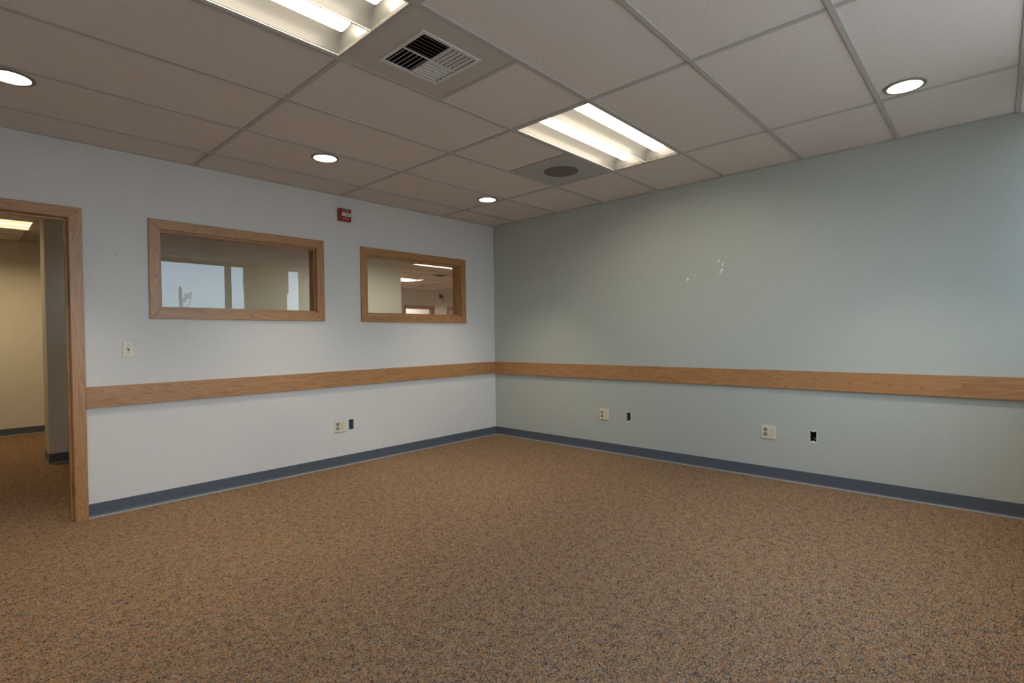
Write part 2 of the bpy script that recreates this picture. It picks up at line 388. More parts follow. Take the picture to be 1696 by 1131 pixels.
tag(rf, 'unseen dark roof slab added to keep sky light out above the suspended ceiling', 'roof', kind='structure')
gd = obj('ground', MB().box(-150, 150, -200, YW - 0.5, -4.2, -4.0), M['asphalt'])
tag(gd, 'sunlit pale paved ground outside the building', 'ground', kind='structure')

ls_ = obj('lower_sun_block', MB().box(-7.12, 8.12, YW - 0.25, 9.0, -4.0, -0.12), M['brick_grey'])  # unseen block, added to stop sun passing under the floor
tag(ls_, 'unseen plain lower storey added to stop sun passing below the carpeted floor', 'building', kind='structure')

# ------------------------------------------------------------------ suspended ceilings
TT = 0.016
def tile_mesh(w, d, hole=None):
    """lay-in tile centred on its own origin, underside at z=0; hole=(x,y,r)"""
    mb = MB()
    if hole is None:
        return mb.box(-w / 2, w / 2, -d / 2, d / 2, 0, TT).mesh('tile', M['tile'])
    hx, hy, r = hole; n = 32
    circ = [(hx + r * math.cos(2 * math.pi * k / n), hy + r * math.sin(2 * math.pi * k / n)) for k in range(n)]
    # outer boundary point met by each ray from the hole centre
    outer = []
    for k in range(n):
        dx, dy = math.cos(2 * math.pi * k / n), math.sin(2 * math.pi * k / n)
        t = min(((w / 2 if dx > 0 else -w / 2) - hx) / dx if abs(dx) > 1e-9 else 1e9, ((d / 2 if dy > 0 else -d / 2) - hy) / dy if abs(dy) > 1e-9 else 1e9)
        outer.append((hx + dx * t, hy + dy * t))
    for z in (0, TT):
        for k in range(n):
            q = (k + 1) % n; a, b = outer[k], outer[q]; poly = [circ[k], a]
            for cxr in ((w / 2, d / 2), (-w / 2, d / 2), (-w / 2, -d / 2), (w / 2, -d / 2)):      # keep rectangle corners
                ang = math.atan2(cxr[1] - hy, cxr[0] - hx) % (2 * math.pi)
                if 2 * math.pi * k / n < ang < 2 * math.pi * (k + 1) / n and (abs(a[0] - b[0]) > 1e-6 and abs(a[1] - b[1]) > 1e-6): poly.append(cxr)
            poly += [b, circ[q]]
            mb.add([(x, y, z) for x, y in poly], [tuple(range(len(poly)))])
    for k in range(n):
        q = (k + 1) % n
        mb.add([(*circ[k], 0), (*circ[q], 0), (*circ[q], TT), (*circ[k], TT)], [(0, 1, 2, 3)])
    mb.box(-w / 2, w / 2, -d / 2, -d / 2 + 1e-3, 0, TT); mb.box(-w / 2, w / 2, d / 2 - 1e-3, d / 2, 0, TT)
    return mb.mesh('tile', M['tile'], weld=False)
tile_cache = {}
def add_tile(parent, x0, x1, y0, y1, hole=None):
    w, d = x1 - x0 - 0.004, y1 - y0 - 0.004
    if hole:
        me = tile_mesh(w, d, (hole[0] - (x0 + x1) / 2, hole[1] - (y0 + y1) / 2, hole[2]))
    else:
        key = (round(w, 3), round(d, 3))
        if key not in tile_cache: tile_cache[key] = tile_mesh(w, d)
        me = tile_cache[key]
    return link('tile', me, parent, ((x0 + x1) / 2, (y0 + y1) / 2, H + 0.004))
BW = 0.012                      # half width of a grid bar
ceil = thing('ceiling', 'suspended ceiling of speckled grey lay-in tiles and metal grid', 'ceiling', kind='structure')
DL = [(-0.933, -0.862), (-2.626, -0.862), (-4.320, -0.865), (-0.938, -4.186)]
xs = [0.0] + GX + [XL]; ys = GY + [0.0]
TRO = [(-2.6376 + 1.2192, GY[3] + T / 2), (-2.6376 - 1.2192, GY[3] + T / 2)]     # troffer centres
skip = {(1, 'AB'), (3, 'AB')}
for i in range(len(xs) - 1):
    x1, x0 = xs[i], xs[i + 1]
    for j in range(len(ys) - 1):
        y0, y1 = ys[j], ys[j + 1]
        ab = abs(y0 - GY[3]) < 1e-6
        if ab and i in (1, 3): continue                       # troffers sit here
        if ab and i == 2:                                     # half taken by the vent panel
            add_tile(ceil, -2.638, x1, y0, y1); continue
        if abs(y0 - GY[4]) < 1e-6 and i == 1:                 # half taken by the speaker panel
            add_tile(ceil, x0, -1.4189, y0, y1); continue
        hole = None
        for (hx, hy) in DL:
            if x0 < hx < x1 and y0 < hy < y1: hole = (hx, hy, 0.083)
        add_tile(ceil, x0, x1, y0, y1, hole)
for gx in GX:
    obj('grid_bar', MB().box(gx - BW, gx + BW, GY[0], 0, H - 0.002, H + 0.03), M['grid'], ceil)
for gy in GY[1:]:
    obj('grid_bar', MB().box(XL, 0, gy - BW, gy + BW, H - 0.0045, H + 0.03), M['grid'], ceil)
obj('grid_bar', MB().box(-2.638 - BW, -2.638 + BW, GY[3] + BW, GY[4] - BW, H - 0.002, H + 0.03), M['grid'], ceil)
obj('soffit', MB().box(XL, 0, YW, GY[0] - BW, H - 0.006, H + 0.03), M['paint_white'], ceil)
for b in ((XL, 0, -0.020, 0), (XL, 0, GY[0] - BW, GY[0] + BW)):
    obj('wall_angle', MB().box(*b, H - 0.004, H + 0.02), M['grid'], ceil)
obj('wall_angle', MB().box(-0.020, 0, GY[0], 0, H - 0.004, H + 0.02), M['grid'], ceil)
obj('wall_angle', MB().box(XL, XL + 0.020, GY[0], 0, H - 0.004, H + 0.02), M['grid'], ceil)

# ceiling beyond the partition
FT = [(-4.34, 3.635), (1.81, 3.045), (2.36, 5.53), (-0.45, 1.21), (4.80, 8.10), (5.5, 3.045), (5.5, 5.53)]      # troffers beyond; hall one and later are unseen, added as fill
FT_kind = ['warm', 'far', 'far', 'far', 'far', 'far', 'far']
ceil2 = thing('ceiling', 'grey tiled ceiling of the rooms beyond the white wall', 'ceiling', kind='structure')
def overlap(x0, x1, y0, y1, c, w=2 * T - 0.05, d=T - 0.05):
    return x0 < c[0] + w / 2 and x1 > c[0] - w / 2 and y0 < c[1] + d / 2 and y1 > c[1] - d / 2
def far_field(x0, x1, y0, y1):
    holes = []
    for c in FT:
        if x0 < c[0] < x1 and y0 < c[1] < y1: holes.append((c[0] - T, c[0] + T, c[1] - T / 2, c[1] + T / 2))
    ux = sorted({x0, x1, *[h[0] for h in holes], *[h[1] for h in holes]}); uy = sorted({y0, y1, *[h[2] for h in holes], *[h[3] for h in holes]})
    def fill(vals, step):
        out = []
        for a, b in zip(vals[:-1], vals[1:]):
            n = max(1, round((b - a) / step)); out += [a + (b - a) * k / n for k in range(n)]
        return out + [vals[-1]]
    ux = fill(ux, 2 * T); uy = fill(uy, T)
    for a, b in zip(ux[:-1], ux[1:]):
        for c, d in zip(uy[:-1], uy[1:]):
            if any(h[0] < (a + b) / 2 < h[1] and h[2] < (c + d) / 2 < h[3] for h in holes): continue
            add_tile(ceil2, a, b, c, d)
    def bars(axis, vals, lo, hi):
        for v in vals[1:-1]:
            segs = [(lo, hi)]
            for h in holes:
                hv, hs = ((h[0], h[1]), (h[2], h[3])) if axis == 'x' else ((h[2], h[3]), (h[0], h[1]))
                if hv[0] + 0.01 < v < hv[1] - 0.01:
                    segs = [s for (p, q) in segs for s in ((p, min(q, hs[0])), (max(p, hs[1]), q)) if s[1] - s[0] > 0.01]
            for p, q in segs:
                bx = (v - BW, v + BW, p, q) if axis == 'x' else (p, q, v - BW, v + BW)
                obj('grid_bar', MB().box(*bx, H - 0.002, H + 0.02), M['grid'], ceil2)
    bars('x', ux, y0, y1); bars('y', uy, x0, x1)
far_field(-7.0, 8.0, WT, 2.40)
far_field(-7.0, -3.90, 2.40, 4.93)
far_field(-3.90, 0.315, 2.73, 4.93)
far_field(0.315, 8.0, 2.40, 4.93)
far_field(1.0, 8.0, 4.93, FY)
far_field(1.0, 8.0, FY + WT, 8.9)

# ------------------------------------------------------------------ doorway, windows, rails, bases
def mitre_frame(parent, x0, x1, z0, z1, w, y0, y1, sides='TLRB', name='casing'):
    """mitred flat casing round an opening, outer rectangle x0..x1,z0..z1, boards w wide"""
    B = 'B' in sides
    zi = z0 + w if B else z0
    polys = {'T': [(x0, z1), (x1, z1), (x1 - w, z1 - w), (x0 + w, z1 - w)], 'B': [(x0, z0), (x1, z0), (x1 - w, z0 + w), (x0 + w, z0 + w)],
             'L': [(x0, z0), (x0 + w, zi), (x0 + w, z1 - w), (x0, z1)], 'R': [(x1, z0), (x1 - w, zi), (x1 - w, z1 - w), (x1, z1)]}
    for s in sides:
        g = 0.0004
        mb = MB().prism([(x, y0, z) for x, z in polys[s]], (0, y1 - y0, 0))
        obj(name, mb, M['oak_x'] if s in 'TB' else M['oak_z'], parent, bevel=0.0025, segs=2)
def lining(parent, x0, x1, z0, z1, y0, y1, t, sides, name):
    if 'T' in sides: obj(name, MB().box(x0, x1, y0, y1, z1 - t, z1), M['oak_x'], parent)
    if 'B' in sides: obj(name, MB().box(x0, x1, y0, y1, z0, z0 + t), M['oak_x'], parent)
    zb = z0 + t if 'B' in sides else z0
    if 'L' in sides: obj(name, MB().box(x0, x0 + t, y0, y1, zb, z1 - t), M['oak_z'], parent)
    if 'R' in sides: obj(name, MB().box(x1 - t, x1, y0, y1, zb, z1 - t), M['oak_z'], parent)

d1 = thing('door_1', 'oak framed open doorway to the corridor at the left', 'doorway', kind='structure')
dx0, dx1, dz1 = DOOR[0], DOOR[1], DOOR[3]
lining(d1, dx0, dx1, 0, dz1, -0.001, WT + 0.001, 0.018, 'TLR', 'jamb')
mitre_frame(d1, dx0 - 0.054, -3.936, 0.0, 2.108, 0.070, -0.018, 0.0, 'TLR')
mitre_frame(d1, dx0 - 0.054, -3.936, 0.0, 2.108, 0.070, WT, WT + 0.018, 'TLR')
lining(d1, dx0 + 0.018, dx1 - 0.018, 0, dz1 - 0.018, 0.045, 0.085, 0.012, 'TLR', 'door_stop')
for hz in (1.79, 0.96, 0.22):
    hp = obj('hinge_plate', MB().box(dx1 - 0.0205, dx1 - 0.0178, 0.006, 0.040, hz - 0.05, hz + 0.05), M['hinge'], d1)

def interior_window(name, r, out, pane, label):
    w = thing(name, label, 'window', kind='structure')
    x0, x1, z0, z1 = r
    lining(w, x0, x1, z0, z1, -0.001, WT + 0.001, 0.016, 'TBLR', 'jamb')
    mitre_frame(w, *out, 0.072, -0.018, 0.0)
    mitre_frame(w, *out, 0.072, WT, WT + 0.018)
    lining(w, x0 + 0.016, x1 - 0.016, z0 + 0.016, z1 - 0.016, 0.018, 0.054, 0.010, 'TBLR', 'stop')
    lining(w, x0 + 0.016, x1 - 0.016, z0 + 0.016, z1 - 0.016, 0.062, 0.098, 0.010, 'TBLR', 'stop')
    obj('pane', MB().add([(x0 + 0.016, 0.058, z0 + 0.016), (x1 - 0.016, 0.058, z0 + 0.016), (x1 - 0.016, 0.058, z1 - 0.016), (x0 + 0.016, 0.058, z1 - 0.016)], [(0, 1, 2, 3)]), pane, w)
    return w
interior_window('window_1', WIN1, (-3.561, -2.213, 1.370, 2.104), M['inner_pane'], 'wide oak framed window whose pane mirrors sky and ceiling, nearer the doorway')
interior_window('window_2', WIN2, (-1.837, -0.476, 1.366, 2.101), M['inner_pane'], 'oak framed clear window onto a far lit room, nearer the green wall')

# far door frames
for k, r in enumerate(FDOOR):
    d = thing('door_%d' % (k + 2), ['oak framed far doorway left of the far red alarm', 'oak framed far doorway right of the far red alarm'][k], 'doorway', kind='structure')
    lining(d, r[0], r[1], 0, r[3], FY, FY + WT, 0.018, 'TLR', 'jamb')
    mitre_frame(d, r[0] - 0.065, r[1] + 0.065, 0, r[3] + 0.065, 0.075, FY - 0.018, FY, 'TLR')

# exterior windows: metal frames and panes in the wall behind the camera
for k, (a, b) in enumerate(EXT):
    w = thing('window_%d' % (k + 3), ['narrow daylight window beside the green wall end', 'slim daylight light right of the mullion, in the mirrored view', 'broad daylight window showing sky and pole in the mirrored view',
              'slim daylight window behind the camera on its right', 'narrow daylight window behind the camera by the left wall'][k], 'window', kind='structure')
    t = 0.010; y0, y1 = YW - 0.050, YW - 0.020
    obj('frame', MB().slab('y', y0, y1, a, b, SILL, HEAD, [(a + t, b - t, SILL + t, HEAD - t)]), M['frame_alu'], w)
    obj('pane', MB().add([(a + t, YW - 0.035, SILL + t), (b - t, YW - 0.035, SILL + t), (b - t, YW - 0.035, HEAD - t), (a + t, YW - 0.035, HEAD - t)], [(0, 1, 2, 3)]), M['clear_pane'], w)
    obj('sill', MB().box(a, b, YW - 0.02, YW + 0.03, SILL - 0.02, SILL + 0.001), M['paint_white'], w)

# oak rails
RZ0, RZ1, RT = 0.752, 0.896, 0.025
t1 = thing('trim_1', 'oak wall rail running along the white wall', 'wall rail', kind='structure')
obj('board', MB().box(-3.936, -3.1302, -RT, 0, RZ0 + 0.004, RZ1 + 0.003), M['oak_x'], t1, bevel=0.0008)
obj('board', MB().box(-3.130, -RT, -RT, 0, RZ0 + 0.004, RZ1 + 0.003), M['oak_x'], t1, bevel=0.0008)
t2 = thing('trim_2', 'oak wall rail running along the green wall', 'wall rail', kind='structure')
obj('board', MB().box(-RT, 0, -3.5265, 0, RZ0, RZ1), M['oak_y'], t2, bevel=0.0008)
obj('board', MB().box(-RT, 0, YW, -3.5275, RZ0, RZ1), M['oak_y'], t2, bevel=0.0008)

# vinyl cove bases: profile swept along the wall
def cove(name, p0, p1, n, label):
    """p0->p1 along the wall foot, n = unit normal into the room"""
    b = thing(name, label, 'baseboard', kind='structure')
    prof = [(0, 0.098), (0.003, 0.098), (0.0035, 0.022), (0.005, 0.014), (0.008, 0.009), (0, 0.009)]
    d = Vector(p1) - Vector(p0)
    P = [Vector(p0) + Vector(n) * o + Vector((0, 0, z)) for o, z in prof]
    obj('cove_strip', MB().prism(P, d), M['base'], b)
    Q = [Vector(p0) + Vector(n) * o + Vector((0, 0, z)) for o, z in [(0, 0.009), (0.008, 0.009), (0.0135, 0.005), (0.0145, 0.0), (0, 0.0)]]
    obj('cove_toe', MB().prism(Q, d), M['toe'], b)
    return b
cove('baseboard_back', (-3.936, 0, 0), (0, 0, 0), (0, -1, 0), 'blue grey vinyl cove base along the white wall')
cove('baseboard_right', (0, 0, 0), (0, YW, 0), (-1, 0, 0), 'charcoal vinyl cove base along the green wall')
cove('baseboard_corridor', (-7.0, 4.93, 0), (1.0, 4.93, 0), (0, -1, 0), 'dark vinyl cove base on the corridor end wall')
bh = cove('baseboard_hall', (-3.90, 2.40, 0), (0.315, 2.40, 0), (0, -1, 0), 'dark vinyl cove base wrapping the free corridor wall end')
for pr, mt, nm in (([(0, 0.098), (0.003, 0.098), (0.0035, 0.022), (0.008, 0.009), (0, 0.009)], 'base', 'cove_strip'), ([(0, 0.009), (0.008, 0.009), (0.0145, 0), (0, 0)], 'toe', 'cove_toe')):
    obj(nm, MB().prism([(-3.90 - o, 2.40, z) for o, z in pr], (0, 0.33, 0)), M[mt], bh)

# scars and nail holes in the wall coverings
def scar(parent, pts, axis, mat, name='paint_scar'):
    c = [(0, y, z) if axis == 'x' else (y, 0, z) for y, z in pts]
    v = (-0.0008, 0, 0) if axis == 'x' else (0, -0.0008, 0)
    obj(name, MB().prism(c, v), mat, parent)
def px_poly(cy, cz, s, pts): return [(cy - p[0] * s, cz - p[1] * s) for p in pts]
k = 0.00052        # metres per unit of the traced marks
scar(wr, px_poly(-2.493, 1.701, k, [(-30, 26), (-5, -32), (14, -8), (40, 18), (20, 22), (4, 30)]), 'x', M['gypsum'])
scar(wr, px_poly(-2.565, 1.741, k, [(-8, 10), (2, -14), (9, 12)]), 'x', M['gypsum'])
scar(wr, px_poly(-2.806, 1.753, k, [(-48, 58), (-30, 10), (-18, -22), (0, -30), (14, -16), (36, 12), (16, 14), (2, 4), (-18, 34), (-30, 60)]), 'x', M['gypsum'])
scar(wr, px_poly(-2.812, 1.795, k, [(-16, 14), (-6, -30), (10, -44), (14, -24), (4, 6), (8, 26)]), 'x', M['gypsum'])
scar(wr, px_poly(-2.778, 1.838, k, [(-14, 22), (-4, -30), (4, -34), (6, 0), (18, 24), (2, 40)]), 'x', M['gypsum'])
for (y, z) in ((-2.780, 1.885), (-2.806, 1.886), (-2.81, 1.693), (-2.888, 1.707), (-2.905, 1.709), (-2.425, 1.858)):
    scar(wr, [(y + 0.0022 * math.cos(a * math.pi / 4), z + 0.0022 * math.sin(a * math.pi / 4)) for a in range(8)], 'x', M['hole'], 'nail_hole')
scar(wb, [(-3.751 + 0.004 * math.cos(a * math.pi / 4), 1.814 + 0.003 * math.sin(a * math.pi / 4)) for a in range(8)], 'y', M['hole'], 'nail_hole')
scar(wb, [(-3.747 + 0.005 * math.cos(a * math.pi / 4), 1.810 + 0.002 * math.sin(a * math.pi / 4)) for a in range(8)], 'y', M['gypsum'], 'paint_scar')

# ------------------------------------------------------------------ troffers
def troffer(lamp, label, loc, group):
    L, W = 2 * T - 0.030, T - 0.030
    t = thing('ceiling_light', label, 'ceiling light', loc, group)
    obj('frame', MB().slab('z', -0.001, 0.012, -L / 2, L / 2, -W / 2, W / 2, [(-L / 2 + 0.010, L / 2 - 0.010, -W / 2 + 0.010, W / 2 - 0.010)]), M['fixture_white'], t)
    bw = (W - 0.020) / 2; dep = 0.105; N = 14; le = L / 2 - 0.010
    for s in (-1, 1):
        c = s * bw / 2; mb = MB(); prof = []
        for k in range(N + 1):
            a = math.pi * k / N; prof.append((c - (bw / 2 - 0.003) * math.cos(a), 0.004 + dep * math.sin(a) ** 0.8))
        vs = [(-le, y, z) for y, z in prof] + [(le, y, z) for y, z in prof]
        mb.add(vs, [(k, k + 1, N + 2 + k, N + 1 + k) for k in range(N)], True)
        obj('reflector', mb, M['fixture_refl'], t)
        # hanging half-round lamp shield with rounded ends
        r, zc, n = 0.056, 0.094, 12; le2 = le - 0.050
        mb = MB(); rows = [(-le2 - 0.018, 0.35), (-le2 - 0.013, 0.72), (-le2, 1.0), (le2, 1.0), (le2 + 0.013, 0.72), (le2 + 0.018, 0.35)]
        vs = []
        for x, f in rows:
            for k in range(n + 1):
                a = math.pi * k / n; vs.append((x, c - r * math.cos(a) * (0.85 + 0.15 * f), zc - r * math.sin(a) * f))
        m_ = n + 1
        mb.add(vs, [(j * m_ + k, j * m_ + k + 1, (j + 1) * m_ + k + 1, (j + 1) * m_ + k) for j in range(len(rows) - 1) for k in range(n)], True)
        mb.add(vs[:m_], [tuple(range(m_))]); mb.add(vs[-m_:], [tuple(range(m_))])
        obj('lamp_shield', mb, lamp, t)
    obj('ridge', MB().box(-le, le, -0.003, 0.003, -0.001, 0.05), M['fixture_edge'], t)
    for s in (-1, 1):
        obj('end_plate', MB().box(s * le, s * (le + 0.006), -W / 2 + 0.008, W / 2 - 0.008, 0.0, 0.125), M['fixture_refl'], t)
    obj('housing', MB().slab('z', 0.122, 0.126, -L / 2, L / 2, -W / 2, W / 2).box(-L / 2, L / 2, -W / 2, -W / 2 + 0.004, 0.012, 0.122).box(-L / 2, L / 2, W / 2 - 0.004, W / 2, 0.012, 0.122), M['fixture_white'], t)
    return t
tr = troffer(M['lamp'], 'lit twin lamp troffer beside the dark speaker panel', (TRO[0][0], TRO[0][1], H), 'fluorescent ceiling troffers')
dup(tr, (TRO[1][0], TRO[1][1], H), 'lit twin lamp troffer beside the square air vent, cut by the top edge', 'fluorescent ceiling troffers')
troffer(M['lamp_warm'], 'warm glowing ceiling light seen through the doorway', (*FT[0], H), 'ceiling lights beyond the partition')
ft = troffer(M['lamp_far'], 'bright sliver of ceiling light at top right of the clear window', (*FT[1], H), 'ceiling lights beyond the partition')
troffer(M['hall_fill'], 'unseen ceiling light added just behind the white wall to brighten the hall', (*FT[3], H), 'ceiling lights beyond the partition')  # unseen lamp added to brighten the hall wall
for c, lb in zip(FT[2:3] + FT[4:], ('ceiling light seen through the clear window above the far door frame', 'unseen ceiling light added to brighten the room past the far door frames',
                          'unseen fill light added deep in the far room, near its right wall, front one', 'unseen fill light added deep in the far room, near its right wall, rear one')):
    dup(ft, (*c, H), lb, 'ceiling lights beyond the partition')  # all but the first copy are unseen lamps added as fill

# ------------------------------------------------------------------ downlights
def downlight(label, loc):
    t = thing('downlight', label, 'downlight', loc, 'recessed downlights')
    obj('trim_ring', MB().ring([(0.081, 0.0), (0.081, -0.003), (0.096, -0.003), (0.0985, 0.0), (0.081, 0.003)], 40), M['trim_ring'], t)
    obj('reflector', MB().ring([(0.081, 0.0), (0.078, 0.03), (0.070, 0.075), (0.054, 0.115), (0.040, 0.126), (0.030, 0.128)], 40), M['cone'], t)
    obj('bulb', MB().ring([(0.031, 0.126), (0.029, 0.122), (0.018, 0.1195), (0.003, 0.1185)], 24, cap_last=True), M['bulb'], t)
    obj('can', MB().ring([(0.090, 0.022), (0.090, 0.16), (0.002, 0.16)], 24), M['steel_box'], t)
    return t
dl_labels = ['small recessed downlight in the far corner between the two walls', 'recessed downlight above the reflective window', 'recessed downlight cut by the left picture edge above the doorway',
             'recessed downlight with dark ring near the top right, by the green wall']
d0 = downlight(dl_labels[0], (*DL[0], H))
for c, lb in zip(DL[1:], dl_labels[1:]): dup(d0, (*c, H), lb)

# ------------------------------------------------------------------ air vent and speaker in the ceiling
v = thing('air_vent', 'square four way air vent in a grey ceiling panel', 'air vent', (-2.9428, -2.5268, H))
S = T - 0.026
obj('panel', MB().slab('z', -0.0005, 0.006, -S / 2, S / 2, -S / 2, S / 2, [(-0.165, 0.165, -0.165, 0.165)]), M['vent_panel'], v)
obj('frame', MB().slab('z', -0.005, 0.004, -0.177, 0.177, -0.177, 0.177, [(-0.156, 0.156, -0.156, 0.156)]), M['vent_metal'], v, bevel=0.002)
obj('duct', MB().slab('z', 0.17, 0.175, -0.18, 0.18, -0.18, 0.18).slab('z', 0.012, 0.17, -0.18, 0.18, -0.18, 0.18, [(-0.170, 0.170, -0.170, 0.170)]), M['black'], v)
obj('divider', MB().box(-0.0025, 0.0025, -0.156, 0.156, -0.004, 0.001).box(-0.156, 0.156, -0.0025, 0.0025, -0.004, 0.001), M['vent_metal'], v)
q = 0.152; ns = 6
for k in range(ns):
    o = 0.0135 + 0.0252 * k
    c = 0.0062; zt, zb = 0.0035, -0.0040
    def slat_y(x0, x1, yc, out):     # slat along x, lower edge towards out (+1/-1) in y
        P = [(x0, yc - out * c, zt), (x0, yc - out * c + 0.0008, zt + 0.0008), (x0, yc + out * c + 0.0008, zb + 0.0008), (x0, yc + out * c, zb)]
        obj('slat', MB().prism(P, (x1 - x0, 0, 0)), M['vent_metal'], v)
    def slat_x(y0, y1, xc, out):
        P = [(xc - out * c, y0, zt), (xc - out * c + 0.0008, y0, zt + 0.0008), (xc + out * c + 0.0008, y0, zb + 0.0008), (xc + out * c, y0, zb)]
        obj('slat', MB().prism(P, (0, y1 - y0, 0)), M['vent_metal'], v)
    slat_y(-q, -0.004, -o, -1)       # near quadrant, open towards the camera
    slat_x(0.004, q, -o, -1)
    slat_y(0.004, q, o, 1)
    slat_x(-q, -0.004, o, 1)
sp = thing('ceiling_speaker', 'square ceiling speaker panel with dark round grille', 'speaker', (-1.1141, -1.9172, H))
obj('panel', MB().slab('z', 0.0, 0.004, -S / 2 - 0.01, S / 2, -S / 2, S / 2), M['spk_panel'], sp)
obj('grille', MB().ring([(0.002, -0.0012), (0.140, -0.0012), (0.144, 0.0002)], 48), M['grille'], sp)

# ------------------------------------------------------------------ wall plates
def quad_outlet(label, loc, rot):
    t = thing('wall_outlet', label, 'outlet', loc, 'four socket wall outlets', rot=rot)
    obj('plate', MB().box(-0.058, 0.058, -0.0065, 0, -0.056, 0.056), M['ivory'], t, bevel=0.003, segs=2)
    for sx, mat in ((-0.0235, 'socket_grey'), (0.0235, 'ivory')):
        for sz in (-0.0197, 0.0197):
            n = 24; pts = []
            for k in range(n):
                a = 2 * math.pi * k / n; x, z = 0.0172 * math.cos(a), 0.0172 * math.sin(a)
                pts.append((sx + x, -0.0064, sz + max(-0.0143, min(0.0143, z))))
            rc = obj('receptacle', MB().prism(pts, (0, -0.0022, 0)), M[mat], t)
            mb = MB()
            mb.box(sx - 0.0078, sx - 0.0054, -0.0090, -0.0085, sz + 0.000, sz + 0.009); mb.box(sx + 0.0054, sx + 0.0078, -0.0090, -0.0085, sz + 0.001, sz + 0.008)
            mb.box(sx - 0.0026, sx + 0.0026, -0.0090, -0.0085, sz - 0.0100, sz - 0.0048)
            obj('slot', mb, M['slot'], rc)
        obj('screw', MB().add([(sx + 0.003 * math.cos(a * math.pi / 6), -0.0072, 0.003 * math.sin(a * math.pi / 6)) for a in range(12)], [tuple(range(12))]), M['screw'], t)
    return t
FACE_X = (0, 0, -math.pi / 2)    # local -y -> world -x, local +x -> world -y
quad_outlet('ivory four socket outlet low on the white wall', (-2.0815, 0, 0.382), (0, 0, 0))
quad_outlet('ivory four socket outlet on the green wall nearer the corner', (0, -1.5815, 0.388), FACE_X)
quad_outlet('ivory four socket outlet on the green wall nearer the right edge', (0, -3.175, 0.384), FACE_X)

sw = thing('light_switch', 'ivory toggle light switch beside the doorway', 'switch', (-3.693, 0, 1.152))
obj('plate', MB().box(-0.035, 0.035, -0.0065, 0, -0.057, 0.057), M['ivory'], sw, bevel=0.003, segs=2)
obj('collar', MB().box(-0.0056, 0.0056, -0.0070, -0.006, -0.0125, 0.0125), M['slot'], sw)
obj('toggle', MB().prism([(-0.0042, -0.0068, -0.003), (-0.0042, -0.0068, 0.006), (-0.0042, -0.0165, 0.0115), (-0.0042, -0.0175, 0.0065)], (0.0084, 0, 0)), M['ivory'], sw)
for z in (-0.030, 0.030):
    obj('screw', MB().add([(0.0034 * math.cos(a * math.pi / 6), -0.0070, z + 0.0034 * math.sin(a * math.pi / 6)) for a in range(12)], [tuple(range(12))]), M['screw'], sw)

def wiring_box(label, loc, rot, w, h, side, back, seed, wire=False, notch=False):
    """open box let into the wall (local: opening in the plane y=0, box goes to +y), with broken plaster rim"""
    rnd = random.Random(seed)
    t = thing('wiring_box', label, 'wiring box', loc, 'uncovered wiring boxes', rot=rot)
    a, b, d = w / 2, h / 2, 0.075
    obj('side_wall', MB().box(-a, -a + 0.002, 0.010, d, -b, b), side, t); obj('side_wall', MB().box(a - 0.002, a, 0.010, d, -b, b), side, t)
    obj('end_wall', MB().box(-a, a, 0.010, d, -b, -b + 0.002), side, t); obj('end_wall', MB().box(-a, a, 0.010, d, b - 0.002, b), side, t)
    obj('back_plate', MB().box(-a, a, d - 0.002, d, -b, b), back, t)
    # broken plaster lip
    outer = []; inner = []
    N = 28
    for k in range(N):
        u = k / N * 4; s = int(u); f = u - s
        x, z = [(-a + 2 * a * f, -b), (a, -b + 2 * b * f), (a - 2 * a * f, b), (-a, b - 2 * b * f)][s]
        g = 0.0022 + rnd.random() * 0.0028 + (0.003 if s == 0 else 0)
        i_ = 0.0008 + rnd.random() * 0.0012
        if notch and s == 2 and 0.3 < f < 0.7: i_ += 0.010 * (1 - abs(f - 0.5) / 0.2)
        if notch and s == 0 and 0.3 < f < 0.7: i_ += 0.005
        nx, nz = [(0, -1), (1, 0), (0, 1), (-1, 0)][s]
        outer.append((x + nx * g, -0.0012, z + nz * g)); inner.append((x - nx * i_, -0.0015, z - nz * i_))
    mb = MB(); vs = outer + inner + [(p[0], 0.004, p[2]) for p in inner] + [(p[0], 0.0, p[2]) for p in outer]
    fs = []
    for k in range(N):
        q_ = (k + 1) % N; fs += [(k, q_, N + q_, N + k), (N + k, N + q_, 2 * N + q_, 2 * N + k), (3 * N + k, 3 * N + q_, q_, k)]
    mb.add(vs, fs); obj('plaster_rim', mb, M['gypsum'], t)
    if wire:
        obj('wire', MB().tube([(a - 0.002, 0.035, -b + 0.03), (a - 0.006, 0.012, -b + 0.026), (a - 0.012, 0.004, -b + 0.018), (a - 0.019, 0.010, -b + 0.020), (a - 0.024, 0.03, -b + 0.03)], 0.0014), M['wire'], t)
    return t
wiring_box('uncovered blue wiring box beside the outlet on the white wall', (-1.962, 0, 0.3825), (0, 0, 0), BOX2[1] - BOX2[0], BOX2[3] - BOX2[2], M['steel_box'], M['blue_box'], 3)
wiring_box('uncovered metal sided wiring box on the green wall nearer the corner', (0, -1.864, 0.387), FACE_X, BOX3[1] - BOX3[0], BOX3[3] - BOX3[2], M['steel_box'], M['black'], 4)
wiring_box('uncovered black wiring box on the green wall nearer the right edge', (0, -3.5035, 0.3865), FACE_X, BOX4[1] - BOX4[0], BOX4[3] - BOX4[2], M['black'], M['black'], 5, wire=True, notch=True)

